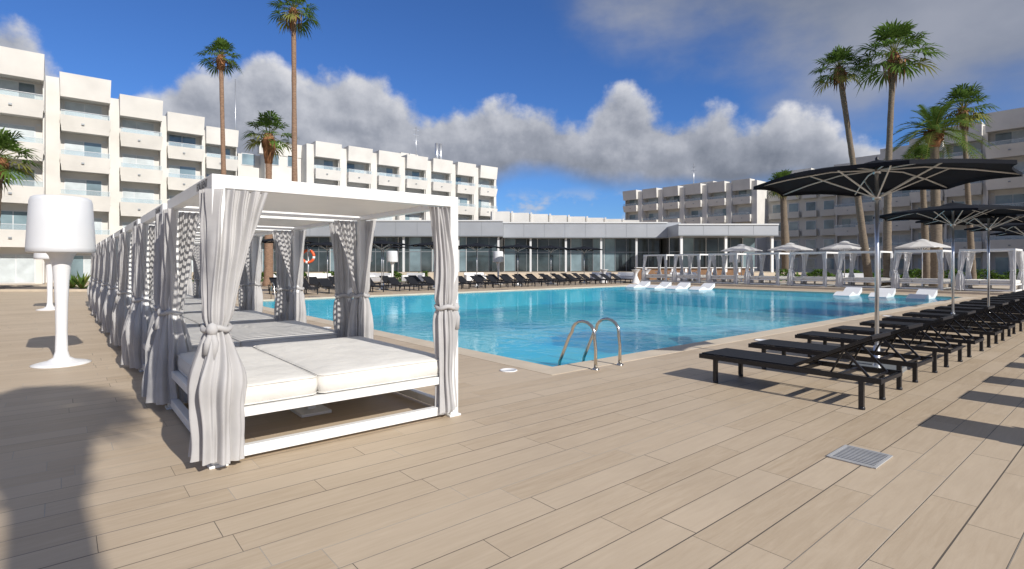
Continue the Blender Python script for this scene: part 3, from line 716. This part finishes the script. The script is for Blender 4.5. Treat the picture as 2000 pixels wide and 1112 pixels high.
def vor(sc,ox=0,oy=0):
    cb=nn(nt,'ShaderNodeCombineXYZ'); nt.links.new(M_(nt,'ADD',az,ox),cb.inputs[0]); nt.links.new(M_(nt,'ADD',t,oy),cb.inputs[1])
    n=nn(nt,'ShaderNodeTexVoronoi',feature='SMOOTH_F1',voronoi_dimensions='2D'); n.inputs['Scale'].default_value=sc; n.inputs['Smoothness'].default_value=.5
    n.inputs['Detail'].default_value=2; n.inputs['Roughness'].default_value=.45; n.normalize=True
    nt.links.new(cb.outputs[0],n.inputs['Vector']); return n.outputs['Distance']
def curve(pts):
    n=nn(nt,'ShaderNodeFloatCurve'); nt.links.new(M_(nt,'MULTIPLY_ADD',az,1/1.6,.5,clamp=True),n.inputs[1])
    c=n.mapping.curves[0]; n.mapping.use_clip=False
    P_=[(math.radians(a)/1.6+.5,v) for a,v in pts]
    c.points[0].location=(0,P_[0][1]); c.points[1].location=(1,P_[-1][1])
    for p in P_: 
        if 0<p[0]<1: c.points.new(*p)
    n.mapping.update(); return n.outputs[0]
def sstep(x,a,b_):
    n=nn(nt,'ShaderNodeMapRange',interpolation_type='SMOOTHSTEP'); setin(nt,n.inputs[0],x); n.inputs[1].default_value=a; n.inputs[2].default_value=b_; return n.outputs[0]
T_=curve([(-44,.33),(-40,.28),(-37,.25),(-34,.29),(-30,.325),(-18.4,.335),(-13.9,.315),(-5.4,.29),(2.7,.30),(7,.275),(10.8,.32),(15.9,.28),(20,.265),(23.2,.24),(29,.235),(33.7,.19),(44,.12)])
B_=curve([(-44,.02),(-10,.03),(-4,.12),(0,.165),(10,.145),(20,.135),(28,.14),(34,.11),(44,.05)])
L_=curve([(-44,.80),(-5,.60),(3,.48),(15,.405),(25,.32),(35,.24),(44,.18)])
n1=noise(5,8,.62); v1=vor(8); v2=vor(22,.3,.1)
bill=M_(nt,'ADD',M_(nt,'MULTIPLY',M_(nt,'SUBTRACT',.35,v1),.08),M_(nt,'MULTIPLY',M_(nt,'SUBTRACT',.35,v2),.03))
e1=M_(nt,'SUBTRACT',M_(nt,'ADD',M_(nt,'ADD',T_,bill),M_(nt,'MULTIPLY',M_(nt,'SUBTRACT',n1,.5),.13)),t)
m1=sstep(e1,-.004,.030)
n2=noise(4,5,.55,3,1)
e2=M_(nt,'SUBTRACT',t,M_(nt,'ADD',B_,M_(nt,'MULTIPLY',M_(nt,'SUBTRACT',n2,.5),.07)))
m2=sstep(e2,-.02,.025)
mk=M_(nt,'MULTIPLY',m1,m2)
nb=noise(5,8,.62,.014,.020); vb=vor(8,.014,.020)
rel=M_(nt,'ADD',M_(nt,'MULTIPLY',M_(nt,'SUBTRACT',n1,nb),1.3),M_(nt,'MULTIPLY',M_(nt,'SUBTRACT',vb,v1),.8))  # side lighting of the billows, painted into the cloud colour by offset noise
hh=M_(nt,'DIVIDE',M_(nt,'SUBTRACT',t,B_),M_(nt,'MAXIMUM',M_(nt,'SUBTRACT',T_,B_),.03))
rim=sstep(e1,.10,.0)
sh=M_(nt,'ADD',M_(nt,'MULTIPLY_ADD',hh,.66,-.02),M_(nt,'ADD',rel,M_(nt,'MULTIPLY',M_(nt,'SUBTRACT',n2,.5),.8)))  # shading painted into the cloud colour: grey bases, brighter tops
sh=M_(nt,'MULTIPLY_ADD',rim,.16,sh,clamp=True)  # lit cloud edge painted in as a lighter rim
ramp=nn(nt,'ShaderNodeValToRGB'); nt.links.new(sh,ramp.inputs[0]); cr=ramp.color_ramp
cr.elements[0].position=0; cr.elements[0].color=(.19,.215,.27,1); cr.elements[1].position=1; cr.elements[1].color=(.76,.76,.79,1)
q=cr.elements.new(.38); q.color=(.33,.355,.42,1); q=cr.elements.new(.70); q.color=(.53,.55,.61,1)
K=1/BS
def scaleK(c): return mixc(nt,1.0,c,(K,K,K,1),'MULTIPLY')
skc=mixc(nt,1.0,sky.outputs[0],(.34,.55,.90,1),'MULTIPLY')
n3=noise(2.6,6,.55,7,2,1,1.6)
m3=M_(nt,'MULTIPLY',sstep(M_(nt,'ADD',M_(nt,'SUBTRACT',t,L_),M_(nt,'MULTIPLY',M_(nt,'SUBTRACT',n3,.5),.30)),-.05,.13),.92)
vc=mixc(nt,M_(nt,'MULTIPLY_ADD',n3,2.6,-.8,clamp=True),(.20,.23,.30,1),(.35,.37,.43,1))
c=mixc(nt,m3,skc,scaleK(vc))
n4=noise(9,6,.6,11,5,1,1.8)
m4=M_(nt,'MULTIPLY',M_(nt,'MULTIPLY',sstep(n4,.46,.62),sstep(t,.15,.10)),.8)
c=mixc(nt,m4,c,scaleK(mixc(nt,n4,(.45,.5,.58,1),(.6,.62,.68,1))))
c=mixc(nt,mk,c,scaleK(ramp.outputs[0]))
nt.links.new(c,bg.inputs[0])
# ---------------------------------------------------------------- camera
cam=D.cameras.new('camera'); co=D.objects.new('camera',cam); S.collection.objects.link(co); S.camera=co
co.location=(0,0,1.5); co.rotation_euler=(math.pi/2,0,-YAW); cam.sensor_width=36; cam.lens=18.9; cam.shift_y=-.0195; cam.clip_start=.05; cam.clip_end=3000
S.view_settings.view_transform='Standard'; S.view_settings.look='None'; S.view_settings.exposure=0; S.view_settings.gamma=1
